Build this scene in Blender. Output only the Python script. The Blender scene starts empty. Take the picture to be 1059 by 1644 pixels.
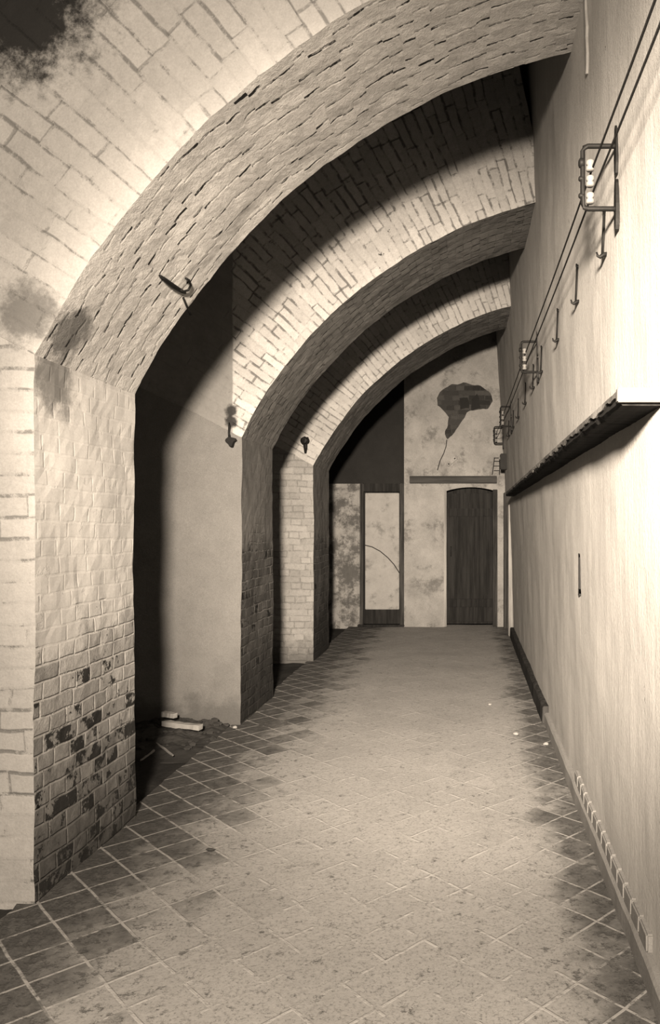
import bpy, bmesh, math, random
from mathutils import Vector, noise
random.seed(4)
C = bpy.context.scene
COL = C.collection

# ------------------------------------------------------------------ camera, world, lights, exposure
cam = bpy.data.cameras.new('camera'); co = bpy.data.objects.new('camera', cam); COL.objects.link(co)
co.location = (0, 0, 1.5); co.rotation_euler = (math.radians(90), 0, 0)
cam.sensor_width = 36; cam.sensor_fit = 'AUTO'
cam.lens = 1208/1644*36
cam.shift_x = -222.5/1644; cam.shift_y = 23/1644
cam.clip_start = 0.05
C.camera = co

WARM = (1.0, 0.848, 0.685)
w = bpy.data.worlds.new('world'); C.world = w; w.use_nodes = True
w.node_tree.nodes['Background'].inputs[0].default_value = (1.0, 0.88, 0.76, 1)
w.node_tree.nodes['Background'].inputs[1].default_value = 0.003

def spot(name, power, angle, blend, target, loc=(-0.22, -1.15, 2.46), size=0.19):
    l = bpy.data.lights.new(name, 'SPOT'); o = bpy.data.objects.new(name, l); COL.objects.link(o)
    l.energy = power; l.color = WARM; l.spot_size = math.radians(angle); l.spot_blend = blend
    l.shadow_soft_size = size
    o.location = loc
    o.rotation_euler = (Vector(target)-Vector(loc)).to_track_quat('-Z', 'Y').to_euler()
    return o
spot('flash_wide', 2850, 115, 1.0, (-0.15, 5.5, 0.8))
spot('flash_beam', 12500, 50, 1.0, (-0.0, 9, 0.9))
spot('flash_core', 3500, 18, 1.0, (-0.55, 11.3, 1.4))

C.view_settings.view_transform = 'Standard'; C.view_settings.look = 'None'
C.view_settings.exposure = 0.0; C.view_settings.gamma = 1.0
C.view_settings.use_curve_mapping = False

# ------------------------------------------------------------------ dimensions
JX = -1.73                   # corridor face of the piers
SPR = 2.18                   # springing height
CX, CZ, R = 1.316, 0.6516, 3.408   # centre and radius of the arch curve
RV = 4.6                     # radius of the vault between the arches
LX = -3.05                   # back of the recesses
END = 11.3
RIBS = [(3.0, 3.9), (5.72, 6.64), (8.40, 9.32)]
def wall_x(y, z):
    return 0.61 - (max(z, 0)/3.9)**1.5*(0.025+0.013*max(y, 0))

# ------------------------------------------------------------------ node helper
class G:
    def __init__(s, name, rough=0.9):
        s.mat = bpy.data.materials.new(name); s.mat.use_nodes = True
        s.nt = s.mat.node_tree; s.b = s.nt.nodes['Principled BSDF']
        s.b.inputs['Roughness'].default_value = rough
        s.b.inputs['Specular IOR Level'].default_value = 0.06
    def n(s, t, **k):
        x = s.nt.nodes.new(t)
        for a, v in k.items(): setattr(x, a, v)
        return x
    def put(s, sock, v):
        if isinstance(v, (int, float)): sock.default_value = v
        elif isinstance(v, tuple):
            sock.default_value = v if len(v) == len(sock.default_value) else (*v, 1)
        else: s.nt.links.new(v, sock)
    def m(s, op, a, b=0.0, c=0.0, clamp=False):
        x = s.n('ShaderNodeMath', operation=op, use_clamp=clamp)
        s.put(x.inputs[0], a); s.put(x.inputs[1], b); s.put(x.inputs[2], c)
        return x.outputs[0]
    def ss(s, v, a, b):
        x = s.n('ShaderNodeMapRange', interpolation_type='SMOOTHSTEP')
        s.put(x.inputs['Value'], v)
        lo, hi, t0, t1 = (a, b, 0.0, 1.0) if not (isinstance(a, (int, float)) and a > b) else (b, a, 1.0, 0.0)
        s.put(x.inputs['From Min'], lo); s.put(x.inputs['From Max'], hi)
        x.inputs['To Min'].default_value = t0; x.inputs['To Max'].default_value = t1
        return x.outputs[0]
    def noise(s, vec, scale, detail=4, rough=0.6):
        x = s.n('ShaderNodeTexNoise'); s.put(x.inputs['Vector'], vec)
        x.inputs['Scale'].default_value = scale; x.inputs['Detail'].default_value = detail
        x.inputs['Roughness'].default_value = rough
        return x.outputs['Fac']
    def vm(s, op, a, b=None):
        x = s.n('ShaderNodeVectorMath', operation=op); s.put(x.inputs[0], a)
        if b is not None: s.put(x.inputs[1], b)
        return x.outputs['Value'] if op in ('DISTANCE', 'LENGTH', 'DOT_PRODUCT') else x.outputs[0]
    def sep(s, v):
        x = s.n('ShaderNodeSeparateXYZ'); s.put(x.inputs[0], v); return x.outputs
    def comb(s, a, b, c=0.0):
        x = s.n('ShaderNodeCombineXYZ')
        for i, v in enumerate((a, b, c)): s.put(x.inputs[i], v)
        return x.outputs[0]
    def mix(s, f, a, b):
        x = s.n('ShaderNodeMix', data_type='RGBA'); s.put(x.inputs[0], f)
        s.put(x.inputs[6], g3(a)); s.put(x.inputs[7], g3(b)); return x.outputs[2]
    def rnd(s, v):
        x = s.n('ShaderNodeTexWhiteNoise', noise_dimensions='3D'); s.put(x.inputs[0], v); return x.outputs['Value']
    def pos(s): return s.n('ShaderNodeTexCoord').outputs['Object']
    def uv(s): return s.n('ShaderNodeTexCoord').outputs['UV']
    def finish(s, col, height=None, strength=0.6, dist=0.01):
        s.put(s.b.inputs['Base Color'], col)
        if height is not None:
            bp = s.n('ShaderNodeBump'); bp.inputs['Strength'].default_value = strength
            bp.inputs['Distance'].default_value = dist
            s.put(bp.inputs['Height'], height); s.put(s.b.inputs['Normal'], bp.outputs[0])
        return s.mat
ALB = 0.36     # scales every base colour down so bounced light stays weak
def g3(v):
    if not isinstance(v, (int, float)): return v
    v *= ALB
    return (v, v*0.975, v*0.935, 1.0)

def masonry(name, base=0.62, h=0.072, bw=(0.24, 0.12), joint=0.011, bed=0.35, bedcol=0.2, perp=0.6, perpcol=0.08,
            var=0.25, flake=0.0, flakecol=0.09, wash=None, washcol=0.7, foot=None, stains=(), plaster_x=None,
            bump=0.7, warp=0.012, speck=0.5, footcol=0.05, height_flake=False, hole=0.0, gap=0.0, grain=0.5, bumpbed=1.0):
    """painted brickwork on a UV grid in metres: U along the brick, V across the courses"""
    g = G(name); P = g.pos(); U = g.uv()
    wn = g.n('ShaderNodeTexNoise'); g.put(wn.inputs['Vector'], P); wn.inputs['Scale'].default_value = 7; wn.inputs['Detail'].default_value = 3
    off = g.vm('SCALE', g.vm('SUBTRACT', wn.outputs['Color'], (0.5, 0.5, 0.5))); off.node.inputs['Scale'].default_value = warp*2
    q = g.sep(g.vm('ADD', U, off)); u, v = q[0], q[1]
    row = g.m('FLOOR', g.m('DIVIDE', v, h))
    par = g.m('MODULO', g.m('ABSOLUTE', row), 2.0)
    bwid = g.m('ADD', bw[0], g.m('MULTIPLY', par, bw[1]-bw[0]))
    uu = g.m('ADD', g.m('DIVIDE', u, bwid), g.m('MULTIPLY', g.rnd(g.comb(row, 3.3, 1.7)), 0.9))
    col = g.m('FLOOR', uu)
    fu = g.m('MULTIPLY', g.m('FRACT', uu), bwid)
    du = g.m('MINIMUM', fu, g.m('SUBTRACT', bwid, fu))
    fv = g.m('MULTIPLY', g.m('FRACT', g.m('DIVIDE', v, h)), h)
    dv = g.m('MINIMUM', fv, g.m('SUBTRACT', h, fv))
    r1 = g.rnd(g.comb(col, row, 0.5)); r2 = g.rnd(g.comb(col, row, 7.5)); r3 = g.rnd(g.comb(col, row, 4.1))
    # gaps in the pointing: only part of the joints are open
    nj = g.noise(P, 5, 3); nf = g.noise(P, 28, 5, 0.7); nb = g.noise(P, 1.3, 3)
    jm = g.ss(g.m('ADD', g.m('ADD', g.m('MULTIPLY', g.noise(P, 13, 5, 0.75), 0.7), g.m('MULTIPLY', nj, 0.35)), g.m('MULTIPLY', r3, 0.16)), 0.55+gap, 0.68+gap)
    bedm = g.m('MULTIPLY', g.ss(dv, joint, joint*0.3), g.m('MULTIPLY', g.m('ADD', 0.14, g.m('MULTIPLY', jm, 1.2)), bed), clamp=True)
    perpm = g.m('MULTIPLY', g.ss(du, joint, joint*0.3), g.m('MULTIPLY', g.m('ADD', 0.12, g.m('MULTIPLY', jm, 1.4)), perp), clamp=True)
    c = g.n('ShaderNodeCombineColor')
    k = g.m('MULTIPLY', base*ALB, g.m('ADD', 1-var/2, g.m('MULTIPLY', r1, var)))
    k = g.m('MULTIPLY', k, g.m('ADD', 1-speck*0.5, g.m('MULTIPLY', nf, speck)))
    k = g.m('MULTIPLY', k, g.m('ADD', 0.72, g.m('MULTIPLY', nb, 0.5)))
    ng = g.noise(P, 110, 3, 0.8)
    k = g.m('MULTIPLY', k, g.m('ADD', 1-grain*0.5, g.m('MULTIPLY', ng, grain)))
    g.put(c.inputs[0], k); g.put(c.inputs[1], g.m('MULTIPLY', k, 0.975)); g.put(c.inputs[2], g.m('MULTIPLY', k, 0.935))
    out = c.outputs[0]
    pz = g.sep(P)[2]; px = g.sep(P)[0]
    fm = 0.0
    if flake:
        hz = g.m('MULTIPLY', g.ss(g.m('ADD', pz, g.m('MULTIPLY', nj, 0.5)), 1.75, 0.45), 0.10) if height_flake else 0.0
        fm = g.ss(g.m('ADD', g.m('ADD', g.m('MULTIPLY', g.noise(P, 11, 6, 0.72), 0.75), g.m('MULTIPLY', r2, 0.25)), hz), 0.74-flake, 0.77-flake)
        out = g.mix(fm, out, flakecol)
    out = g.mix(bedm, out, bedcol); out = g.mix(perpm, out, perpcol)
    hgt = g.m('SUBTRACT', g.m('MULTIPLY', nf, 0.35), g.m('MAXIMUM', g.m('MULTIPLY', bedm, bumpbed), perpm))
    hgt = g.m('ADD', hgt, g.m('ADD', g.m('MULTIPLY', r1, 0.22), g.m('MULTIPLY', ng, 0.2)))
    if flake: hgt = g.m('SUBTRACT', hgt, g.m('MULTIPLY', fm, 0.7))
    if hole:
        hm = g.ss(g.m('ADD', g.noise(P, 17, 2), g.m('MULTIPLY', r3, 0.08)), 0.79-hole, 0.80-hole)
        out = g.mix(hm, out, 0.03); hgt = g.m('SUBTRACT', hgt, hm)
    if wash is not None:       # thicker limewash that hides the joints above a ragged line
        wm = g.ss(g.m('ADD', pz, g.m('MULTIPLY', g.noise(P, 3.2, 5), 0.8)), wash+0.28, wash+0.5)
        wc = g.m('MULTIPLY', washcol*ALB, g.m('ADD', 0.35, g.m('MULTIPLY', g.m('ADD', g.noise(P, 6, 7, 0.75), nb), 0.55)))
        wc = g.m('MULTIPLY', wc, g.m('ADD', 0.8, g.m('MULTIPLY', ng, 0.4)))
        wcc = g.n('ShaderNodeCombineColor'); g.put(wcc.inputs[0], wc); g.put(wcc.inputs[1], g.m('MULTIPLY', wc, 0.975)); g.put(wcc.inputs[2], g.m('MULTIPLY', wc, 0.935))
        wm2 = g.m('MULTIPLY', wm, 0.85)
        out = g.mix(wm2, out, wcc.outputs[0])
        hgt = g.m('MULTIPLY', hgt, g.m('SUBTRACT', 1.0, g.m('MULTIPLY', wm, 0.88)))
    if plaster_x is not None:  # smooth render left of an upright edge
        pm = g.ss(g.m('ADD', px, g.m('MULTIPLY', nj, 0.012)), plaster_x+0.012, plaster_x-0.002)
        pc = g.m('MULTIPLY', 0.30*ALB, g.m('ADD', 0.6, g.m('ADD', g.m('MULTIPLY', nf, 0.3), g.m('MULTIPLY', g.noise(P, 4, 6, 0.7), 0.5))))
        pcc = g.n('ShaderNodeCombineColor')
        for i, f in enumerate((1, .975, .935)): g.put(pcc.inputs[i], g.m('MULTIPLY', pc, f))
        out = g.mix(pm, out, pcc.outputs[0])
        hgt = g.m('ADD', g.m('MULTIPLY', hgt, g.m('SUBTRACT', 1.0, g.m('MULTIPLY', pm, 0.75))), g.m('MULTIPLY', pm, g.m('MULTIPLY', nf, 0.3)))
    for (cx, cy, cz, r, dk) in stains:
        d = g.vm('DISTANCE', P, (cx, cy, cz))
        sm = g.ss(g.m('ADD', d, g.m('MULTIPLY', g.m('SUBTRACT', g.noise(P, 9, 6, 0.75), 0.5), r*1.6)), r, r*0.45)
        out = g.mix(g.m('MULTIPLY', sm, 0.96 if dk < 0.05 else 0.75), out, dk)
    if foot is not None:       # damp, dirty brick along the ground with a ragged tide line; on jamb1 it also paints in fading light
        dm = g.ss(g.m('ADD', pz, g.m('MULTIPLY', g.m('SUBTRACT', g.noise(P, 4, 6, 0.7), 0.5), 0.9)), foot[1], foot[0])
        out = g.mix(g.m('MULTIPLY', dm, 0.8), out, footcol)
    return g.finish(out, hgt, bump, 0.014)

def plaster(name, base=0.6, streak=0.0, blot=0.4, chips=0.0, bump=0.4, dark=0.12, scale=3.0, tide=None, dirty=None, grain=0.5):
    g = G(name); P = g.pos()
    n1 = g.noise(P, scale, 6, 0.7); n2 = g.noise(P, 45, 4, 0.7)
    k = g.m('MULTIPLY', base*ALB, g.m('ADD', 1-blot*0.5-0.1, g.m('ADD', g.m('MULTIPLY', n1, blot), g.m('MULTIPLY', n2, 0.2))))
    ng = g.noise(P, 130, 3, 0.8)
    k = g.m('MULTIPLY', k, g.m('ADD', 1-grain*0.5, g.m('MULTIPLY', ng, grain)))
    hgt = g.m('ADD', g.m('MULTIPLY', n1, 0.5), g.m('ADD', g.m('MULTIPLY', n2, 0.5), g.m('MULTIPLY', ng, 0.3)))
    if streak:
        s_ = g.vm('MULTIPLY', P, (14.0, 14.0, 0.9)); ns = g.noise(s_, 1.0, 5, 0.7)
        k = g.m('MULTIPLY', k, g.m('ADD', 1-streak*0.5, g.m('MULTIPLY', ns, streak)))
        hgt = g.m('ADD', hgt, g.m('MULTIPLY', ns, 0.6))
    cc = g.n('ShaderNodeCombineColor')
    for i, f in enumerate((1, .975, .935)): g.put(cc.inputs[i], g.m('MULTIPLY', k, f))
    out = cc.outputs[0]
    if chips:
        cm = g.ss(g.noise(g.vm('MULTIPLY', P, (1.0, 1.0, 0.45)), 13, 5, 0.75), 0.80-chips, 0.82-chips)
        out = g.mix(cm, out, dark); hgt = g.m('SUBTRACT', hgt, cm)
    if dirty:
        dm = g.ss(g.noise(P, 2.4, 7, 0.75), 0.62-dirty*0.3, 0.75-dirty*0.3)
        out = g.mix(g.m('MULTIPLY', dm, 0.7), out, dark)
    if tide:
        pz = g.sep(P)[2]
        dm = g.ss(g.m('ADD', pz, g.m('MULTIPLY', g.m('SUBTRACT', g.noise(P, 5, 6, 0.7), 0.5), 0.5)), tide, tide*0.3)
        out = g.mix(g.m('MULTIPLY', dm, 0.6), out, dark)
    return g.finish(out, hgt, bump, 0.012)

def wood(name, a, b, axis='Z', rough=0.8, bump=0.4):
    g = G(name, rough); P = g.pos()
    sc = {'X': (1.2, 22., 22.), 'Y': (22., 1.2, 22.), 'Z': (22., 22., 1.2)}[axis]
    n = g.noise(g.vm('MULTIPLY', P, sc), 1.0, 6, 0.7)
    return g.finish(g.mix(g.ss(n, 0.35, 0.68), a, b), n, bump, 0.006)

def plain(name, a, b=None, rough=0.6, metal=0.0, scale=30):
    g = G(name, rough); g.b.inputs['Metallic'].default_value = metal
    n = g.noise(g.pos(), scale, 4, 0.7)
    return g.finish(g.mix(n, a, b if b is not None else a*0.6), n, 0.3, 0.003)

M = {}
M['rib1_face'] = masonry('limewashed_voussoirs', base=0.52, bed=0.55, bedcol=0.16, perp=0.35, perpcol=0.16, gap=0.03, var=0.12, speck=0.35,
                         bw=(0.26, 0.26), stains=((-1.80, 3.0, 3.60, 0.42, 0.015), (-1.76, 3.0, 2.35, 0.16, 0.12)), bump=0.5, h=0.085)
M['soffit1'] = masonry('rough_limewashed_soffit', base=0.78, bed=0.06, bedcol=0.3, perp=1.0, perpcol=0.03, var=0.10, bw=(0.125, 0.125), joint=0.009, gap=0.05, bumpbed=0.5, grain=0.7,
                       stains=((-1.69, 3.15, 2.32, 0.17, 0.06),), bump=1.0, speck=0.7, warp=0.03)
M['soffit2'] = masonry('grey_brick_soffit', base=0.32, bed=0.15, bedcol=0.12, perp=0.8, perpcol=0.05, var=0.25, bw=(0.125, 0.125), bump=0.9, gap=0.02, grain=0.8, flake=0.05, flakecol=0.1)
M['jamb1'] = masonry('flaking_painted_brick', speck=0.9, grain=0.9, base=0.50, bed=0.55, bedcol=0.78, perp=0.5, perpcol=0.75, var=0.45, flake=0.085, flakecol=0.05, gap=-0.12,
                     joint=0.008, wash=1.05, washcol=0.88, foot=(0.0, 0.8), footcol=0.06, stains=((-1.73, 3.15, 2.12, 0.2, 0.14),), height_flake=True, hole=0.02, bump=0.8, warp=0.006)  # foot: dirt by the ground plus light falloff painted into the colour
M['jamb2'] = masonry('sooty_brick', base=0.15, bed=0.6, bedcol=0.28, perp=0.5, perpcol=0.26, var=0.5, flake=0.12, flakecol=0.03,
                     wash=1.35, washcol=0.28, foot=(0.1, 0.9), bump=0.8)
M['face2'] = masonry('whitewashed_arch_ring', h=0.064, grain=0.7, base=0.62, bed=0.6, bedcol=0.14, perp=0.45, perpcol=0.12, gap=0.02, var=0.2, bw=(0.24, 0.24), plaster_x=-1.792, bump=0.8, flake=0.03,
                     stains=((-1.80, 5.72, 2.30, 0.06, 0.04), (-1.80, 5.72, 2.38, 0.06, 0.04)))
M['pierface2'] = plaster('grey_render', base=0.23, grain=0.8, blot=0.6, chips=0.06, bump=0.5, dark=0.10, tide=0.22)
M['face3'] = masonry('whitewashed_far_arch_ring', h=0.064, grain=0.7, base=0.62, bed=0.6, bedcol=0.2, perp=0.4, perpcol=0.2, gap=0.01, var=0.2, bw=(0.24, 0.24), bump=0.6)
M['pierface3'] = masonry('whitewashed_courses', grain=0.8, base=0.42, bed=0.45, bedcol=0.28, perp=0.4, perpcol=0.28, var=0.25, foot=(0.0, 0.4), footcol=0.12, bump=0.7)
M['vault'] = masonry('shade_dark_vault_brick', base=0.08, bed=0.5, bedcol=0.08, perp=0.4, perpcol=0.06, var=0.4, bump=0.6)  # base lowered so the colour itself deepens the shade of the vault
M['wall_r'] = plaster('lime_plaster', base=0.84, streak=0.4, blot=0.3, chips=0.11, bump=0.35, dark=0.2, scale=2.0)
M['wall_b'] = plaster('patched_plaster', grain=0.8, base=0.42, blot=1.1, chips=0.05, bump=0.5, dark=0.15, dirty=0.36)
M['darkpaint'] = plaster('dark_distemper', base=0.035, blot=0.6, bump=0.4, chips=0.0, dark=0.2, scale=5)
M['flaky'] = plaster('flaking_white_on_dark', base=0.42, blot=0.9, streak=0.5, bump=0.5, dark=0.02, dirty=0.62, scale=5)
M['plinth'] = plaster('skirting_cement', base=0.40, blot=0.5, chips=0.03, bump=0.4, dark=0.12)
M['dirt'] = plaster('earth', base=0.055, blot=1.0, bump=1.0, scale=12)
M['iron'] = plain('iron', 0.03, 0.015, rough=0.55, metal=0.4)
M['rope'] = plain('black_cable', 0.045, 0.02, rough=0.7, scale=60)
M['porcelain'] = plain('porcelain', 0.35, 0.22, rough=0.3)
M['shelfwood'] = wood('dark_shelf_wood', 0.012, 0.04, 'Y')
M['shelfedge'] = plaster('chipped_paint_edge', base=0.40, blot=0.8, bump=0.5, dark=0.05, dirty=0.7, scale=9)
M['rail'] = wood('dark_rail_wood', 0.05, 0.10, 'X')
M['doorwood'] = wood('dark_door_wood', 0.018, 0.045, 'Z')
M['frame'] = wood('dark_frame_wood', 0.03, 0.10, 'Z')
M['palewood'] = wood('pale_painted_wood', 0.28, 0.55, 'Z')
M['doorpanel'] = plaster('pale_door_paint', base=0.46, blot=0.6, bump=0.2, dark=0.2, scale=4, dirty=0.38)
M['patch'] = masonry('bare_brick_patch', base=0.075, bed=0.6, bedcol=0.12, perp=0.6, perpcol=0.12, var=0.9, bump=0.8)
M['rubble'] = plain('pale_mortar', 0.6, 0.35, rough=0.95, scale=20)
M['darkrubble'] = plain('dark_rubble', 0.1, 0.04, rough=1, scale=14)
M['twig'] = plain('pale_twig', 0.45, 0.3, rough=0.9)

def floor_mat():
    g = G('worn_diagonal_tiles', 0.85); P = g.pos(); p = g.sep(P)
    wn = g.n('ShaderNodeTexNoise'); g.put(wn.inputs['Vector'], P); wn.inputs['Scale'].default_value = 6
    wv = g.sep(wn.outputs['Color'])
    t = 0.183; s2 = 1/math.sqrt(2)
    a = g.m('ADD', g.m('MULTIPLY', g.m('ADD', p[0], p[1]), s2), g.m('MULTIPLY', wv[0], 0.012))
    b = g.m('ADD', g.m('MULTIPLY', g.m('SUBTRACT', p[0], p[1]), s2), g.m('MULTIPLY', wv[1], 0.012))
    a = g.m('DIVIDE', a, t); b = g.m('DIVIDE', g.m('ADD', b, 0.03), t)
    ra = g.m('FLOOR', a); rb = g.m('FLOOR', b)
    fa = g.m('FRACT', a); fb = g.m('FRACT', b)
    d = g.m('MINIMUM', g.m('MINIMUM', fa, g.m('SUBTRACT', 1.0, fa)), g.m('MINIMUM', fb, g.m('SUBTRACT', 1.0, fb)))
    r = g.rnd(g.comb(ra, rb, 2.0)); r2 = g.rnd(g.comb(ra, rb, 9.0))
    nf = g.noise(P, 30, 6, 0.75); nm = g.noise(P, 5, 6, 0.7); nb = g.noise(P, 1.4, 4)
    # worn pale along the middle of the passage, dirt left by the edges
    x = p[0]
    edge = g.m('ADD', g.m('ADD', g.ss(x, -0.75, -1.6), g.ss(x, -1.45, -1.72)), g.ss(x, 0.12, 0.58))
    ed = g.ss(g.m('ADD', g.m('MULTIPLY', edge, 0.42), g.m('ADD', g.m('MULTIPLY', nm, 0.55), g.m('MULTIPLY', r, 0.22))), 0.50, 0.85)
    k = g.m('MULTIPLY', 0.53*ALB, g.m('ADD', 0.70, g.m('ADD', g.m('MULTIPLY', r, 0.10), g.m('ADD', g.m('MULTIPLY', nf, 0.30), g.m('MULTIPLY', nb, 0.2)))))
    cc = g.n('ShaderNodeCombineColor')
    for i, f in enumerate((1, .975, .935)): g.put(cc.inputs[i], g.m('MULTIPLY', k, f))
    out = g.mix(g.m('MULTIPLY', ed, g.m('ADD', 0.55, g.m('MULTIPLY', g.noise(P, 14, 5, 0.75), 0.6)), clamp=True), cc.outputs[0], 0.075)
    dark = g.ss(g.m('ADD', g.noise(P, 16, 6, 0.8), g.m('MULTIPLY', edge, 0.07)), 0.58, 0.70)
    gr = g.noise(P, 90, 4, 0.8)
    out = g.mix(g.ss(gr, 0.48, 0.72), out, 0.22)
    out = g.mix(g.m('MULTIPLY', dark, 0.7), out, 0.12)
    jn = g.m('ADD', g.m('MULTIPLY', nm, 0.6), g.m('MULTIPLY', g.noise(P, 19, 5, 0.75), 0.4))
    jm = g.m('MULTIPLY', g.ss(d, 0.040, 0.018), g.ss(g.m('ADD', jn, g.m('MULTIPLY', edge, 0.05)), 0.47, 0.58))
    out = g.mix(g.m('MULTIPLY', jm, 0.7), out, 0.70)
    h = g.m('ADD', g.m('MULTIPLY', nf, 0.5), g.m('ADD', g.m('MULTIPLY', jm, 0.3), g.m('MULTIPLY', r2, 0.5)))
    h = g.m('SUBTRACT', h, g.m('MULTIPLY', dark, 0.5))
    return g.finish(out, h, 0.7, 0.01)
M['floor'] = floor_mat()

# ------------------------------------------------------------------ mesh helpers
def disp(p, a=1.0):
    q = Vector(p)
    return q + a*(noise.noise_vector(q*2.3)*0.012 + noise.noise_vector(q*9)*0.0045 + noise.noise_vector(q*27)*0.0022)

def link(name, me, mats, parent=None, smooth=False):
    o = bpy.data.objects.new(name, me); COL.objects.link(o)
    for m_ in (mats if isinstance(mats, (list, tuple)) else [mats]): me.materials.append(m_)
    if parent is not None: o.parent = parent
    if smooth:
        for f in me.polygons: f.use_smooth = True
    return o
def obj(name, bm, mats, parent=None, smooth=False, recalc=True):
    if recalc: bmesh.ops.recalc_face_normals(bm, faces=bm.faces)
    me = bpy.data.meshes.new(name); bm.to_mesh(me); bm.free()
    return link(name, me, mats, parent, smooth)
def struct(o): o['kind'] = 'structure'; return o
def tag(o, label, cat, group=None):
    o['label'] = label; o['category'] = cat
    if group: o['group'] = group
    return o
def empty(name, loc, label, cat, group=None):
    o = bpy.data.objects.new(name, None); COL.objects.link(o); o.location = loc; o.empty_display_size = 0.1
    return tag(o, label, cat, group)
def dup(root, loc):
    r = root.copy(); COL.objects.link(r); r.location = loc
    for ch in list(root.children):
        c = ch.copy(); COL.objects.link(c); c.parent = r
    return r

def grid(bm, nu, nv, pf, uvf, mi=0, uvl=None, closed=False):
    vs = [[bm.verts.new(pf(i/nu, j/nv)) for j in range(nv+1)] for i in range(nu+1)]
    for i in range(nu):
        for j in range(nv):
            f = bm.faces.new((vs[i][j], vs[i+1][j], vs[i+1][j+1], vs[i][j+1])); f.material_index = mi
            if uvl:
                for l, (a, b) in zip(f.loops, ((i, j), (i+1, j), (i+1, j+1), (i, j+1))):
                    l[uvl].uv = uvf(a/nu, b/nv)
    return vs

def box(bm, x0, x1, y0, y1, z0, z1, mi=0, bev=0.0):
    r = bmesh.ops.create_cube(bm, size=1)
    vs = r['verts']
    for v in vs:
        v.co = Vector(((x0+x1)/2+v.co.x*(x1-x0), (y0+y1)/2+v.co.y*(y1-y0), (z0+z1)/2+v.co.z*(z1-z0)))
    fs = {f for v in vs for f in v.link_faces}
    for f in fs: f.material_index = mi
    if bev:
        es = list({e for v in vs for e in v.link_edges})
        bmesh.ops.bevel(bm, geom=es, offset=bev, segments=2, affect='EDGES')

def tube(bm, pts, r, n=8):
    pts = [Vector(p) for p in pts]
    rings = []
    up = Vector((0, 0, 1))
    for i, p in enumerate(pts):
        t = (pts[min(i+1, len(pts)-1)]-pts[max(i-1, 0)]).normalized()
        ref = up if abs(t.dot(up)) < 0.9 else Vector((0, 1, 0))
        a = t.cross(ref).normalized(); b = t.cross(a).normalized()
        rr = r[i] if isinstance(r, (list, tuple)) else r
        rings.append([bm.verts.new(p+(a*math.cos(2*math.pi*k/n)+b*math.sin(2*math.pi*k/n))*rr) for k in range(n)])
    for i in range(len(rings)-1):
        for k in range(n):
            bm.faces.new((rings[i][k], rings[i][(k+1) % n], rings[i+1][(k+1) % n], rings[i+1][k]))
    bm.faces.new(rings[0]); bm.faces.new(rings[-1][::-1])

def lathe(bm, prof, c, axis='X', n=14):
    c = Vector(c); rings = []
    for (t, r) in prof:
        ring = []
        for k in range(n):
            a = 2*math.pi*k/n; p, q = r*math.cos(a), r*math.sin(a)
            ring.append(bm.verts.new(c+{'X': Vector((t, p, q)), 'Y': Vector((p, t, q)), 'Z': Vector((p, q, t))}[axis]))
        rings.append(ring)
    for i in range(len(rings)-1):
        for k in range(n): bm.faces.new((rings[i][k], rings[i][(k+1) % n], rings[i+1][(k+1) % n], rings[i+1][k]))
    bm.faces.new(rings[0]); bm.faces.new(rings[-1][::-1])

def prism(bm, poly, y0, y1, mi=0):
    a = [bm.verts.new((x, y0, z)) for x, z in poly]; b = [bm.verts.new((x, y1, z)) for x, z in poly]
    n = len(poly); fs = [bm.faces.new(a), bm.faces.new(b[::-1])]
    for i in range(n): fs.append(bm.faces.new((a[i], a[(i+1) % n], b[(i+1) % n], b[i])))
    for f in fs: f.material_index = mi

def rock(bm, c, s, seed, sub=2):
    r = bmesh.ops.create_icosphere(bm, subdivisions=sub, radius=1)
    for v in r['verts']:
        q = v.co.copy(); d = 1+0.35*noise.noise(q*1.4+Vector((seed*3.1, 0, 0)))
        v.co = Vector((q.x*s[0]*d+c[0], q.y*s[1]*d+c[1], max(q.z*s[2]*d, -s[2]*0.6)+c[2]))

# ------------------------------------------------------------------ setting
# floor of the passage
bm = bmesh.new()
def fl(u, v):
    x = -1.80+u*(0.80+1.80); y = -2.5+v*14.0
    return Vector((x, y, 0.006*noise.noise(Vector((x*2, y*2, 0)))-0.006))
grid(bm, 60, 280, fl, None)
bm.verts.ensure_lookup_table()
for v in bm.verts:       # broken tile edge along the recesses
    if v.co.x < -1.79: v.co.x += 0.02*noise.noise(Vector((0, v.co.y*7, 3)))
box(bm, -1.78, 0.80, -2.5, 11.5, -0.2, -0.03)
struct(obj('floor', bm, M['floor']))
bm = bmesh.new()
def fl2(u, v):
    x = -3.3+u*1.53; y = -2.5+v*14.0
    return Vector((x, y, -0.035+0.02*noise.fractal(Vector((x*4, y*4, 0)), 1, 2, 4)))
grid(bm, 60, 400, fl2, None)
struct(obj('floor', bm, M['dirt'], smooth=True))

# right wall, leaning in slightly towards the top
bm = bmesh.new()
def wr(u, v):
    y = -2.5+v*14.1; z = -0.1+u*5.6
    p = Vector((wall_x(y, z), y, z)); q = disp(p, 0.55); return Vector((q.x, y, z))
g1 = grid(bm, 110, 280, wr, None)
back = [bm.verts.new((0.95, y, z)) for y, z in ((-2.5, -0.1), (11.6, -0.1), (11.6, 5.5), (-2.5, 5.5))]
bm.faces.new(back)
struct(obj('wall_right', bm, M['wall_r'], smooth=True, recalc=False))

# left wall at the back of the recesses
bm = bmesh.new(); box(bm, LX-0.25, LX, -2.5, 11.6, -0.2, 3.2)
bmesh.ops.subdivide_edges(bm, edges=bm.edges[:], cuts=8, use_grid_fill=True)
struct(obj('wall_left', bm, M['pierface2']))

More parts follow.
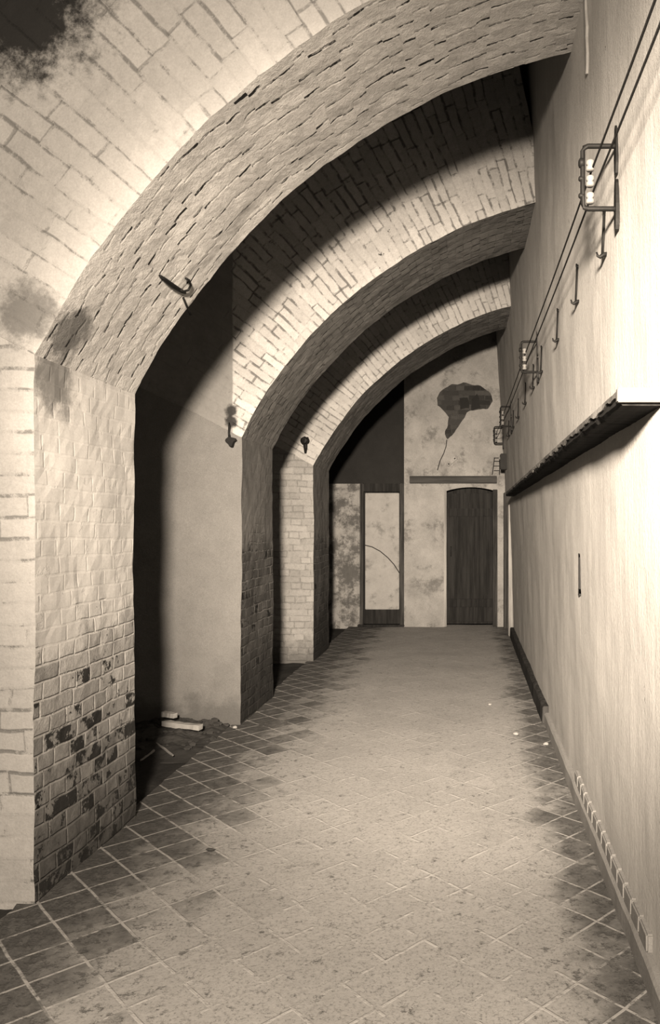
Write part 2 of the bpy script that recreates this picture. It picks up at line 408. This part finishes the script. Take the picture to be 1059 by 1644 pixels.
# vault between and above the arches
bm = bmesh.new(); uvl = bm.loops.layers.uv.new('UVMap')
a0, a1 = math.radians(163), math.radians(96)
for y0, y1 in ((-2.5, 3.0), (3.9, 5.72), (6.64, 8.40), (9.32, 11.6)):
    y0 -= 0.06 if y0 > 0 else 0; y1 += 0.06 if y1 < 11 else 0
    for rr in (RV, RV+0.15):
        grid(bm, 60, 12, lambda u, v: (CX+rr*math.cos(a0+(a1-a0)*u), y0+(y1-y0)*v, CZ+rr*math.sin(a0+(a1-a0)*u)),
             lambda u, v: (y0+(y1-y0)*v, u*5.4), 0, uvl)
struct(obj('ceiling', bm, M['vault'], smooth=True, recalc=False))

# ------------------------------------------------------------------ the three arches
sa = math.atan2(SPR-CZ, JX-CX)               # springing angle
ea = math.acos((0.60-CX)/R)
def arch(idx, y0, y1, label, mats):
    root = empty('brick_arch', ((JX+LX)/2, (y0+y1)/2, 0), label, 'arch')
    inv = Vector(root.location)
    def sh(p): return Vector(p)-inv
    # pier: face, corridor side, back
    bm = bmesh.new(); uvl = bm.loops.layers.uv.new('UVMap')
    NZ, NX, NY = 60, 34, 24
    def top(x):   # top of the pier follows the radial bed joint of the springing
        return SPR + max(0, (JX-x))*(-(SPR-CZ)/(JX-CX))
    for yy, mi, s in ((y0, 0, 1), (y1, 0, -1)):
        grid(bm, NX, NZ, lambda u, v: disp(((LX-0.05)+(JX-LX+0.05)*u, yy, -0.1+(top((LX-0.05)+(JX-LX+0.05)*u)+0.1)*v)),
             lambda u, v: ((LX-0.05)+(JX-LX+0.05)*u+idx*0.37, -0.1+(top((LX-0.05)+(JX-LX+0.05)*u)+0.1)*v), mi, uvl)
    grid(bm, NY, NZ, lambda u, v: disp((JX, y0+(y1-y0)*u, -0.1+(SPR+0.1)*v)),
         lambda u, v: (y0+(y1-y0)*u, -0.1+(SPR+0.1)*v), 1, uvl)
    bmesh.ops.remove_doubles(bm, verts=bm.verts, dist=0.002)
    for v in bm.verts: v.co = sh(v.co)
    p = obj('pier', bm, [mats[0], mats[1]], root)
    # arch body
    bm = bmesh.new(); uvl = bm.loops.layers.uv.new('UVMap')
    NA, NR = 110, 34; RO = RV+0.25
    A = lambda u: sa+(ea-sa)*u
    for yy in (y0, y1):
        grid(bm, NA, NR, lambda u, v: disp((CX+(R+(RO-R)*v)*math.cos(A(u)), yy, CZ+(R+(RO-R)*v)*math.sin(A(u)))),
             lambda u, v: (R+(RO-R)*v, (sa-A(u))*R), 0, uvl)
    grid(bm, NA, NY, lambda u, v: disp((CX+R*math.cos(A(u)), y0+(y1-y0)*v, CZ+R*math.sin(A(u)))),
         lambda u, v: (y0+(y1-y0)*v, (sa-A(u))*R), 1, uvl)
    grid(bm, NA, 2, lambda u, v: (CX+RO*math.cos(A(u)), y0+(y1-y0)*v, CZ+RO*math.sin(A(u))),
         lambda u, v: (y0+(y1-y0)*v, (sa-A(u))*R), 0, uvl)
    bmesh.ops.remove_doubles(bm, verts=bm.verts, dist=0.002)
    for v in bm.verts: v.co = sh(v.co)
    obj('vaulted_rib', bm, [mats[2], mats[3]], root)
    return root
# object coordinates are local to each arch, so masks are given per arch through a shift
def shift_mat(m_, root):
    """make the Object coordinate of a copy of the material read world positions"""
    m2 = m_.copy()
    nt = m2.node_tree
    for nd in [n for n in nt.nodes if n.type == 'TEX_COORD']:
        tg = [l.to_socket for l in nd.outputs['Object'].links]
        if not tg: continue
        ad = nt.nodes.new('ShaderNodeVectorMath'); ad.operation = 'ADD'
        nt.links.new(nd.outputs['Object'], ad.inputs[0]); ad.inputs[1].default_value = tuple(root.location)
        for t in tg: nt.links.new(ad.outputs[0], t)
    return m2
specs = [
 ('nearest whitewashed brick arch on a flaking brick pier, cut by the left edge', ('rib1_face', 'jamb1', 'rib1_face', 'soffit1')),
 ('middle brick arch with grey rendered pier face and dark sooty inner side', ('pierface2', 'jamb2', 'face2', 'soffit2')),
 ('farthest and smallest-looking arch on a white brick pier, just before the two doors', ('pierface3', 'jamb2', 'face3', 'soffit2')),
]
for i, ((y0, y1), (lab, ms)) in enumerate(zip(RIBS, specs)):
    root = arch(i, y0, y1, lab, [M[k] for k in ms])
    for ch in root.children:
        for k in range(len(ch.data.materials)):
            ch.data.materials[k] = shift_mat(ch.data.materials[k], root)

# ------------------------------------------------------------------ end wall
bm = bmesh.new(); uvl = bm.loops.layers.uv.new('UVMap')
Y0, Y1 = END, END+0.35
D1 = (-1.63, -0.965, 2.14); D2 = (-0.365, 0.43, 2.02)
box(bm, LX-0.1, D1[0], Y0, Y1, -0.1, 2.14, 2)                 # flaking strip left of the pale door
box(bm, LX-0.1, -0.965, Y0-0.02, Y1, 2.14, 5.4, 1)            # dark distempered part over the pale door
box(bm, -0.965, D2[0], Y0-0.05, Y1, -0.1, 5.4, 0)
poly = [(D2[0], 5.4), (D2[1], 5.4)]
for k in range(13):
    t = k/12; poly.append((D2[1]+(D2[0]-D2[1])*t, D2[2]+0.065*(1-(2*t-1)**2)))
prism(bm, poly, Y0-0.05, Y1, 0)
box(bm, D2[1], 0.70, Y0-0.05, Y1, -0.1, 5.4, 0)
wb = struct(obj('wall_back', bm, [M['wall_b'], M['darkpaint'], M['flaky']]))
# bare brick patch where plaster has fallen
pts = [(700,640),(706,630),(716,622),(730,617),(748,615),(764,618),(778,624),(788,634),(791,645),(783,655),(770,658),(757,658),(750,662),
       (742,674),(734,688),(726,700),(718,705),(713,697),(718,682),(720,668),(712,661),(703,652)]
S = (END-0.05)/1208
def patch(bm, pl, y0, y1):
    out = []
    for i, (a, b) in enumerate(pl):
        c, d = pl[(i+1) % len(pl)]
        for k in range(4):
            t = k/4; x = (a+(c-a)*t-752)*S; z = 1.5-(b+(d-b)*t-845)*S
            n_ = noise.noise_vector(Vector((x*9, z*9, 0)))*0.03
            out.append((x+n_.x, z+n_.y))
    prism(bm, out, y0, y1)
bm = bmesh.new(); patch(bm, pts, Y0-0.056, Y0-0.045)
uvl = bm.loops.layers.uv.new('UVMap')
for f in bm.faces:
    for l in f.loops: l[uvl].uv = (l.vert.co.x, l.vert.co.z)
obj('bare_brick_patch', bm, M['patch'], wb)['label'] = 'umbrella-shaped patch of bare dark brick'
for pl, nm in (([(737,640),(752,638),(753,655),(740,656)], 0), ([(757,642),(764,632),(768,640),(770,656),(758,657)], 0)):
    bm = bmesh.new(); patch(bm, pl, Y0-0.062, Y0-0.050); obj('dark_hole', bm, M['darkpaint'], wb)

# hanging wire and small bracket on the end wall
bm = bmesh.new()
tube(bm, [((x-752)*S, Y0-0.062, 1.5-(y-845)*S) for x, y in ((717, 706), (716, 716), (712, 728), (706, 740), (702, 755))], 0.006, 6)
tag(obj('thin_wire', bm, M['rope']), 'thin dark wire hanging from the tail of the bare brick patch', 'wire')
bm = bmesh.new(); box(bm, -0.09, 0.09, -0.02, 0.02, -0.028, 0.028, 0, 0.006)
o = obj('wall_plate', bm, M['palewood']); o.location = ((725-752)*S, Y0-0.075, 1.5-(741-845)*S); o.rotation_euler = (0, math.radians(-42), 0)
for zz in (-0.06, 0.06):
    b2 = bmesh.new(); lathe(b2, [(-0.006, 0.012), (0.004, 0.010)], (zz, -0.022, 0), 'Y', 8); obj('screw', b2, M['iron'], o)
tag(o, 'small tilted plate on the end wall above the dark rail', 'plate')

# dark rail over the doors
bm = bmesh.new(); box(bm, -0.88, 0.42, Y0-0.11, Y0-0.045, 2.14, 2.25, 0, 0.006)
tag(obj('wooden_rail', bm, M['rail']), 'long dark horizontal wooden rail on the end wall above the arched doorway', 'rail')

# door_1: pale panel in a dark frame
d1 = struct(empty('door_1', ((D1[0]+D1[1])/2, Y0, 0), 'x', 'x'))
for k in ('label', 'category'): del d1[k]
ox, oy = d1.location.x, d1.location.y
def dbox(name, x0, x1, y0, y1, z0, z1, mat, bev=0.006, par=d1):
    bm = bmesh.new(); box(bm, x0-par.location.x, x1-par.location.x, y0-par.location.y, y1-par.location.y, z0, z1, 0, bev)
    return obj(name, bm, mat, par)
dbox('door_jamb', -1.63, -1.575, Y0-0.04, Y0+0.12, 0, 2.14, M['frame'])
dbox('door_jamb', -1.03, -0.967, Y0-0.06, Y0+0.12, 0, 2.14, M['frame'])
dbox('door_head', -1.575, -1.03, Y0-0.04, Y0+0.12, 2.02, 2.14, M['doorwood'])
dbox('door_leaf', -1.575, -1.03, Y0+0.04, Y0+0.08, 0.03, 2.02, M['doorwood'])
dbox('door_panel', -1.555, -1.045, Y0+0.015, Y0+0.045, 0.25, 2.0, M['doorpanel'])
dbox('threshold', -1.66, -0.96, Y0-0.08, Y0+0.12, 0.0, 0.03, M['doorwood'])
bm = bmesh.new()
tube(bm, [((x-752)*(Y0)/1208-ox, -0.0, 1.5-(y-845)*Y0/1208) for x, y in ((585, 875), (597, 878), (610, 885), (622, 895), (632, 906), (641, 920))], 0.007, 6)
obj('bent_wire', bm, M['rope'], d1)['label'] = 'thin dark curved wire'
# door_2: dark plank door in arched doorway
d2 = struct(empty('door_2', ((D2[0]+D2[1])/2, Y0, 0), 'x', 'x'))
for k in ('label', 'category'): del d2[k]
c2 = d2.location.x
bm = bmesh.new()
poly = [(D2[0]-c2+0.03, 0.02), (D2[1]-c2-0.03, 0.02)]
for k in range(13):
    t = k/12; poly.append(((D2[1]-0.03)*(1-t)+(D2[0]+0.03)*t-c2, D2[2]-0.01+0.065*(1-(2*t-1)**2)))
prism(bm, poly, 0.14, 0.18); obj('door_leaf', bm, M['doorwood'], d2)
for k in range(5):
    x = D2[0]+0.05+k*0.145
    dbox('plank', x, x+0.135, Y0+0.115, Y0+0.14, 0.05, 2.0, M['doorwood'], 0.005, d2)
for z in (0.28, 1.65):
    dbox('ledge_board', D2[0]+0.05, D2[1]-0.06, Y0+0.09, Y0+0.115, z, z+0.12, M['doorwood'], 0.005, d2)
dbox('door_jamb', D2[0]-0.005, D2[0]+0.035, Y0-0.08, Y0+0.14, 0, 2.04, M['palewood'], 0.005, d2)
dbox('door_jamb', D2[1]-0.07, D2[1]+0.0, Y0-0.07, Y0+0.14, 0, 2.05, M['frame'], 0.005, d2)
bm = bmesh.new(); tube(bm, [(-0.30, 0.11, 1.05), (-0.30, 0.06, 1.06), (-0.30, 0.05, 1.12), (-0.30, 0.06, 1.18), (-0.30, 0.11, 1.19)], 0.007, 6)
obj('handle', bm, M['iron'], d2)

# pale batten in the far right corner
bm = bmesh.new(); box(bm, 0.545, 0.612, 10.3, 10.42, -0.005, 1.80, 0, 0.008)
struct(obj('trim_1', bm, M['palewood']))
bm = bmesh.new(); box(bm, 0.52, 0.62, 11.05, 11.26, -0.005, 2.0, 0, 0.008)
struct(obj('trim_2', bm, M['frame']))

# ------------------------------------------------------------------ skirting on the right wall
bm = bmesh.new()
def skirt(y0, y1, h, t, n, top=0.0, mi=0):
    vs = []
    for i in range(n+1):
        y = y0+(y1-y0)*i/n
        wv = 0.006*noise.noise(Vector((0, y*5, 1)))
        ring = [(0.66, -0.02), (0.61-t+wv, -0.02), (0.61-t+0.004+wv, h-0.012), (0.61-t+0.014+wv, h+wv), (0.66, h+top)]
        vs.append([bm.verts.new((x, y, z)) for x, z in ring])
    for i in range(n):
        for k in range(5):
            bm.faces.new((vs[i][k], vs[i][(k+1) % 5], vs[i+1][(k+1) % 5], vs[i+1][k])).material_index = mi
    for r in (vs[0], vs[-1][::-1]): bm.faces.new(r).material_index = mi
skirt(-2.5, 11.2, 0.075, 0.035, 200)
bs = struct(obj('baseboard_right', bm, M['plinth']))
bm = bmesh.new(); skirt(5.75, 10.25, 0.125, 0.05, 80); 
struct(obj('trim_3', bm, M['frame']))
# exposed bricks along the near skirting
for i in range(14):
    y = 2.50+i*0.122
    bm = bmesh.new(); box(bm, 0.589, 0.64, y, y+0.112, 0.078, 0.142, 0, 0.006)
    for v in bm.verts: v.co = disp(v.co, 0.5)
    obj('exposed_brick', bm, M['plinth'], bs)

# ------------------------------------------------------------------ shelf on the right wall
sh = empty('wall_shelf', (0.55, 5.8, 1.9), 'long dark wooden shelf with chipped pale front edge along the right wall', 'shelf')
def shelf_x(y): return 0.455
bm = bmesh.new()
N = 240; rows = []
for i in range(N+1):
    y = 2.31+(9.35-2.31)*i/N
    ch = max(0, noise.noise(Vector((y*8, 0, 0)))*0.035) if i > 3 else 0
    ch2 = noise.noise(Vector((y*19, 4, 0)))*0.007
    sec = [(0.640, 1.915), (0.463+ch*0.4, 1.915+ch2*0.5), (0.462, 1.88+ch*0.5), (0.472+ch, 1.872+ch2), (0.640, 1.870)]
    rows.append([bm.verts.new((x-0.55, y-5.8, z-1.9)) for x, z in sec])
for i in range(N):
    for k in range(5): bm.faces.new((rows[i][k], rows[i][(k+1) % 5], rows[i+1][(k+1) % 5], rows[i+1][k]))
for r in (rows[0], rows[-1][::-1]): bm.faces.new(r)
obj('shelf_board', bm, M['shelfwood'], sh)
bm = bmesh.new(); rows = []
for i in range(N+1):
    y = 2.30+(9.35-2.30)*i/N
    a = 0.006*noise.noise(Vector((y*14, 0, 7))); b = 0.014*noise.noise(Vector((y*9, 2, 0)))
    zb = 1.896+max(-0.1, b)*1.5; zt = 1.921+min(0, a)
    sec = [(0.466, zt), (0.457+a*0.5, zt-0.003), (0.456+a*0.5, zb+0.002), (0.466, zb)]
    rows.append([bm.verts.new((x-0.55, y-5.8, z-1.9)) for x, z in sec])
for i in range(N):
    for k in range(4): bm.faces.new((rows[i][k], rows[i][(k+1) % 4], rows[i+1][(k+1) % 4], rows[i+1][k]))
for r in (rows[0], rows[-1][::-1]): bm.faces.new(r)
obj('edge_strip', bm, M['shelfedge'], sh)['label'] = 'pale chipped front edge'
bm = bmesh.new(); box(bm, 0.452-0.55, 0.64-0.55, 2.285-5.8, 2.312-5.8, -0.022, 0.022, 0, 0.003)
obj('end_board', bm, plaster('dull_paint', base=0.2, blot=0.8, scale=14, dirty=0.2), sh)['label'] = 'pale end board'
bm = bmesh.new()
for y in (3.4, 5.2, 7.0, 8.8):
    pass
for y in ():
    bm2 = bmesh.new(); prism(bm2, [(0.03+0.07, -0.03), (-0.06, -0.03), (-0.05, -0.045), (0.03, -0.06), (0.10, -0.09)], y-5.8-0.015, y-5.8+0.015)
    obj('support', bm2, M['shelfwood'], sh)
bm.free()

# ------------------------------------------------------------------ cable brackets and cables
BY = [2.88, 5.93, 9.15, 11.0]
BN = ['black iron cable bracket nearest the camera, high on the right wall',
      'second iron cable bracket on the right wall, beyond the row of hooks',
      'third iron cable bracket on the right wall, near the shelf end',
      'farthest iron cable bracket, in the corner by the end wall']
ZB = 2.835
def make_bracket():
    root = empty('cable_bracket', (0, 0, 0), 'x', 'bracket', 'iron cable brackets on the right wall')
    bm = bmesh.new(); pts = []
    a, hz, rc = -0.135, 0.12, 0.02
    pts = [(0.03, 0, hz), (-0.03, 0, hz), (a+rc, 0, hz), (a+0.006, 0, hz-0.006), (a, 0, hz-rc), (a, 0, 0.04), (a, 0, -0.04), (a, 0, -hz+rc), (a+0.006, 0, -hz+0.006), (a+rc, 0, -hz), (-0.03, 0, -hz), (0.03, 0, -hz)]
    tube(bm, pts, 0.0095, 10); obj('bracket_frame', bm, M['iron'], root, True)
    for z0, z1 in ((0.01, 0.20), (-0.205, -0.005)):
        bm = bmesh.new(); zc = (z0+z1)/2; hh = (z1-z0)/2
        lat = []
        for side in (-0.012, 0.012):
            ring = []
            for k in range(20):
                t = 2*math.pi*k/20
                wd = 0.021*abs(math.cos(t))**0.8*(1 if math.cos(t) > 0 else -1)
                ring.append(bm.verts.new((side, wd+0.002*noise.noise(Vector((k, z0*9, 0))), zc+hh*math.sin(t))))
            lat.append(ring)
        bm.faces.new(lat[0]); bm.faces.new(lat[1][::-1])
        for k in range(20): bm.faces.new((lat[0][k], lat[0][(k+1) % 20], lat[1][(k+1) % 20], lat[1][k]))
        obj('wall_plate', bm, M['iron'], root)
    for z, r in ((0.055, 0.018), (-0.005, 0.010), (-0.07, 0.010)):
        bm = bmesh.new(); lathe(bm, [(-0.012, r*0.6), (-0.008, r), (0.008, r), (0.012, r*0.6)], (a-0.004, 0, z), 'X', 12)
        obj('bolt', bm, M['iron'], root, True)
        bm = bmesh.new(); rr = 0.016
        lathe(bm, [(-0.020, rr*0.8), (-0.016, rr), (-0.006, rr), (0, rr*0.6), (0.006, rr), (0.016, rr), (0.020, rr*0.8)], (a+0.028, 0, z-0.01), 'Z', 14)
        obj('insulator', bm, M['porcelain'], root, True)['label'] = 'white porcelain insulator'
    return root
br = make_bracket()
for i, y in enumerate(BY):
    o = br if i == 0 else dup(br, (0, 0, 0))
    o.location = (wall_x(y, ZB), y, ZB); o['label'] = BN[i]
for nm, dx, dz, lab in (('cable', -0.098, 0.035, 'upper of two thin black cables running along the right wall'),
                        ('cable', -0.088, -0.035, 'lower of two thin black cables running along the right wall')):
    pts = []; ys = [0.9]+BY
    for a, b in zip(ys[:-1], ys[1:]):
        for k in range(14):
            t = k/14; y = a+(b-a)*t
            pts.append((wall_x(y, ZB)+dx, y, ZB+dz-0.012*4*t*(1-t)))
    pts.append((wall_x(BY[-1], ZB)+dx, BY[-1]+0.02, ZB+dz))
    bm = bmesh.new(); tube(bm, pts, 0.0042, 6)
    tag(obj('cable', bm, M['rope'], smooth=True), lab, 'cable')

# ------------------------------------------------------------------ wall hooks
hk = [(3.13, 'double iron hook hanging just below the nearest cable bracket'),
      (3.87, 'iron hook to the left of the nearest bracket, first of the open row'),
      (4.66, 'iron hook second in the open row along the right wall'),
      (5.62, 'iron hook just right of the second cable bracket'),
      (6.26, 'iron hook hanging under the right side of the second bracket'),
      (7.05, 'iron hook just below and left of the second bracket'),
      (7.95, 'iron hook midway between the second and third brackets'),
      (8.75, 'iron hook just right of the third cable bracket'),
      (9.60, 'smallest-looking iron hook, just beyond the third bracket')]
def make_hook():
    root = empty('wall_hook', (0, 0, 0), 'x', 'hook', 'iron hooks in a row on the right wall')
    bm = bmesh.new()
    tube(bm, [(-0.008, -0.010, 0.09), (-0.010, -0.008, 0.10), (-0.012, 0.0, 0.108), (-0.010, 0.008, 0.10), (-0.008, 0.010, 0.09), (-0.012, 0.012, 0.0), (-0.016, 0.008, -0.085)], 0.0045, 7)
    tube(bm, [(-0.008, -0.010, 0.09), (-0.012, -0.012, 0.0), (-0.016, -0.006, -0.085)], 0.0038, 7)
    obj('strap', bm, M['iron'], root, True)
    bm = bmesh.new()
    tube(bm, [(0.01, 0, -0.08), (-0.012, 0, -0.085), (-0.026, 0, -0.095), (-0.036, 0, -0.090), (-0.040, 0, -0.075)], [0.008, 0.010, 0.008, 0.006, 0.004], 8)
    obj('hook_tip', bm, M['iron'], root, True)
    bm = bmesh.new(); lathe(bm, [(-0.012, 0.010), (0.014, 0.013)], (0, 0, 0.095), 'X', 10); obj('nail', bm, M['iron'], root)
    return root
h0 = make_hook()
for i, (y, lab) in enumerate(hk):
    o = h0 if i == 0 else dup(h0, (0, 0, 0))
    z = 2.74 if i else 2.715
    o.location = (wall_x(y, z), y, z); o['label'] = lab

# iron slot low on the right wall
bm = bmesh.new(); yy = 4.03; xw = wall_x(yy, 1.25)
for a in (-0.011, 0.011): box(bm, xw-0.007, xw+0.01, yy+a-0.003, yy+a+0.003, 1.14, 1.35)
box(bm, xw-0.007, xw+0.01, yy-0.014, yy+0.014, 1.335, 1.355); box(bm, xw-0.008, xw+0.01, yy-0.014, yy+0.014, 1.13, 1.165)
tag(obj('iron_slot', bm, M['iron']), 'narrow upright iron slot in the right wall below the shelf', 'slot')

# torn plaster scar near the top of the right wall
bm = bmesh.new(); a_, b_ = [], []
for k in range(15):
    z = 3.58+k*0.04; y = 3.46+0.015*noise.noise(Vector((k*0.8, 0, 0))); wd = 0.018+0.022*abs(noise.noise(Vector((k*0.9, 5, 0))))
    if k == 0: wd = 0.004
    ring = [bm.verts.new((wall_x(y, z)+dx, y+dy, z)) for dx, dy in ((0.01, -wd), (-0.010, -wd), (-0.012, wd*0.6), (0.01, wd*0.7))]
    if b_:
        for q in range(4): bm.faces.new((b_[q], b_[(q+1) % 4], ring[(q+1) % 4], ring[q]))
    else: bm.faces.new(ring)
    b_ = ring
bm.faces.new(b_[::-1])
obj('plaster_scar', bm, M['rubble'], bpy.data.objects['wall_right'])['label'] = 'pale ragged plaster scar'

# clutter by the far corner: junction box and frame
bm = bmesh.new(); y = 10.6; x = wall_x(y, 2.4); box(bm, x-0.09, x+0.02, y-0.08, y+0.08, 2.30, 2.52, 0, 0.01)
jb = obj('junction_box', bm, M['iron']); tag(jb, 'small dark box on the right wall under the farthest cable bracket', 'box')
bm = bmesh.new(); lathe(bm, [(-0.012, 0.02), (0.012, 0.02)], (x-0.095, y, 2.46), 'X', 10); obj('switch_knob', bm, M['porcelain'], jb)
bm = bmesh.new()
for x0, x1 in ((0.385, 0.36), (0.46, 0.47)):
    tube(bm, [(x1-0.01, Y0-0.10, 2.27), (x0, Y0-0.075, 2.52)], 0.006, 6)
for z in (2.33, 2.40, 2.47, 2.52): tube(bm, [(0.375, Y0-0.085, z), (0.465, Y0-0.085, z)], 0.005, 6)
tag(obj('wire_rack', bm, M['iron']), 'small ladder-like wire rack standing on the right end of the dark rail', 'rack')

# iron fittings on the arches
def fitting(px, py, y, lab):
    x = (px-752)*y/1208; z = 1.5-(py-845)*y/1208
    root = empty('iron_holder', (x, y, z), lab, 'holder')
    bm = bmesh.new(); lathe(bm, [(-0.06, 0.030), (-0.05, 0.042), (-0.01, 0.048), (0.02, 0.040)], (0, 0, 0.03), 'Y', 14)
    for v in bm.verts: v.co += noise.noise_vector(v.co*28+Vector((3, 1, 0)))*0.016
    obj('cup', bm, M['iron'], root)
    bm = bmesh.new(); tube(bm, [(0, -0.01, 0.0), (0.004, -0.012, -0.05), (0, 0.005, -0.11)], [0.026, 0.022, 0.012], 8); obj('spike', bm, M['iron'], root)
    return root
fitting(490, 712, 8.39, 'black iron torch holder on the white face of the farthest pier')
px, py, y = 372, 706, 5.71
root = empty('iron_wedge', ((px-752)*y/1208, y, 1.5-(py-845)*y/1208), 'dark pointed iron wedge at the springing of the middle arch', 'wedge')
bm = bmesh.new()
for a, b, d in (((-0.05, 0.0), (0.055, 0.004), 0.0),):
    q = [(-0.034, 0.0), (-0.012, 0.018), (0.03, 0.010), (0.040, -0.008), (0.022, -0.022), (0.010, -0.058), (-0.008, -0.048), (-0.02, -0.03), (-0.038, -0.014)]
    prism(bm, q, -0.045, 0.03)
obj('wedge_plate', bm, M['iron'], root)
bm = bmesh.new(); tube(bm, [(-0.012, -0.012, 0.0), (-0.018, -0.014, 0.05), (-0.014, -0.012, 0.10), (-0.02, 0.0, 0.13)], [0.012, 0.008, 0.010, 0.004], 7); obj('strap', bm, M['iron'], root, True)
# hook with a strap under the nearest arch
def soffit(px, py):
    """hit of the line of sight with the underside of the nearest arch"""
    y = 3.0
    for k in range(200):
        y = 3.0+k*0.0045; x = (px-752)*y/1208; z = 1.5-(py-845)*y/1208
        if math.hypot(x-CX, z-CZ) >= R: break
    return Vector((x, y, z))
cen = Vector((CX, 0, CZ))
def lift(p, h):
    n_ = Vector((CX-p.x, 0, CZ-p.z)).normalized(); return p+n_*h
root = empty('iron_clasp', (0, 0, 0), 'dark iron hook with a loop on the underside of the nearest arch', 'hook')
bm = bmesh.new(); tube(bm, [lift(soffit(*p), 0.012) for p in ((253, 440), (262, 447), (275, 457), (288, 465), (294, 468))], [0.006, 0.010, 0.012, 0.010, 0.007], 8); obj('shank', bm, M['iron'], root, True)
bm = bmesh.new(); tube(bm, [lift(soffit(*p), 0.02) for p in ((284, 462), (290, 464), (297, 462), (301, 454), (298, 446), (293, 443))], 0.006, 8); obj('loop', bm, M['iron'], root, True)
bm = bmesh.new(); tube(bm, [lift(soffit(*p), 0.012) for p in ((291, 476), (296, 488), (303, 503))], 0.006, 8); obj('pin', bm, M['iron'], root, True)

# ------------------------------------------------------------------ debris
def P2(px, py, z=0.0):
    y = (1.5-z)*1208/(py-845); return ((px-752)*y/1208, y, z)
bm = bmesh.new()
def heap(u, v):
    x = -2.62+u*0.85; y = 4.85+v*0.88
    e = (math.sin(math.pi*u)**0.6)*(math.sin(math.pi*min(1, v*0.5+0.0))**1.2)
    z = -0.03+e*(0.07+0.06*noise.fractal(Vector((x*6, y*6, 0)), 1, 2, 5))
    return Vector((x, y, z if 0 < u < 1 and v > 0 else -0.06))
grid(bm, 60, 50, heap, None)
for k in range(70):
    u, v = random.random(), random.random()**0.7; p = heap(0.04+0.92*u, 0.1+0.85*v)
    q = random.uniform(0.008, 0.028); rock(bm, (p.x, p.y, p.z+q*0.3), (q*1.3, q, q*0.7), k, 1)
o = obj('rubble_heap', bm, M['darkrubble']); tag(o, 'low heap of dark rubble at the foot of the middle pier', 'rubble'); o['kind'] = 'stuff'
def slab(p0, p1, wd, th, name, lab, cat, mat, grp=None):
    a, b = Vector(p0), Vector(p1); d = (b-a); L = d.length; d.normalize(); s = d.cross(Vector((0, 0, 1))).normalized(); n_ = s.cross(d)
    bm = bmesh.new(); rings = []
    for i in range(9):
        t = i/8; c = a.lerp(b, t); ww = wd*(0.8+0.3*noise.noise(Vector((t*5, L*9, 0)))); 
        rings.append([bm.verts.new(c+s*ww*sx+n_*th*sz+noise.noise_vector(c*20+Vector((sx, sz, 0)))*0.006) for sx, sz in ((-.5, 0), (.5, 0), (.45, 1), (-.45, 1))])
    for i in range(8):
        for k in range(4): bm.faces.new((rings[i][k], rings[i][(k+1) % 4], rings[i+1][(k+1) % 4], rings[i+1][k]))
    bm.faces.new(rings[0]); bm.faces.new(rings[-1][::-1])
    return tag(obj(name, bm, mat), lab, cat, grp)
slab(P2(263, 1165, 0.05), P2(322, 1172, 0.05), 0.06, 0.035, 'mortar_slab', 'long pale slab of fallen mortar on the dark rubble', 'rubble', M['rubble'])
slab(P2(262, 1150, 0.09), P2(281, 1153, 0.09), 0.05, 0.035, 'brick_fragment', 'short white brick fragment behind the mortar slab on the rubble', 'rubble', M['rubble'])
slab(P2(246, 1190, 0.0), P2(278, 1214, 0.0), 0.012, 0.010, 'bent_twig', 'pale twig sloping down in front of the rubble heap', 'twig', M['twig'])
slab(P2(248, 1206, 0.0), P2(226, 1222, 0.0), 0.012, 0.010, 'bent_twig', 'short pale twig lying left of the sloping twig in the recess', 'twig', M['twig'])
ch = [(363, 1156, .024, 'white mortar lump at the foot of the rendered pier'), (377, 1169, .018, 'small white lump at the tile edge by the middle pier'),
      (329, 1165, .016, 'tiny pale lump at the right end of the mortar slab'),
      (786, 1132, .016, 'pale chip on the far floor near the skirting board'), (828, 1180, .020, 'pale chip beside a thin shaving on the floor near the right wall'),
      (876, 1196, .018, 'pale chip on the floor against the right wall')]
for i, (px, py, s, lab) in enumerate(ch):
    bm = bmesh.new(); rock(bm, (0, 0, s*0.4), (s, s*0.8, s*0.6), i)
    o = obj('mortar_chip', bm, M['rubble']); o.location = P2(px, py, 0.03 if i in (0, 1) and False else 0.0); tag(o, lab, 'chip')
    if i in (0, 2): o.location.z = 0.02
# dark crumbs on the floor tiles
for i, (px, py, s, lab) in enumerate([(496, 1366, .02, 'small dark crumb on the tiles left of the middle of the floor'),
                                      (1007, 1275, .0, '')][:1]):
    bm = bmesh.new(); rock(bm, (0, 0, s*0.3), (s, s*0.5, s*0.4), i+9)
    o = obj('dark_crumb', bm, M['darkrubble']); o.location = P2(338, 1366, 0); tag(o, lab, 'crumb')
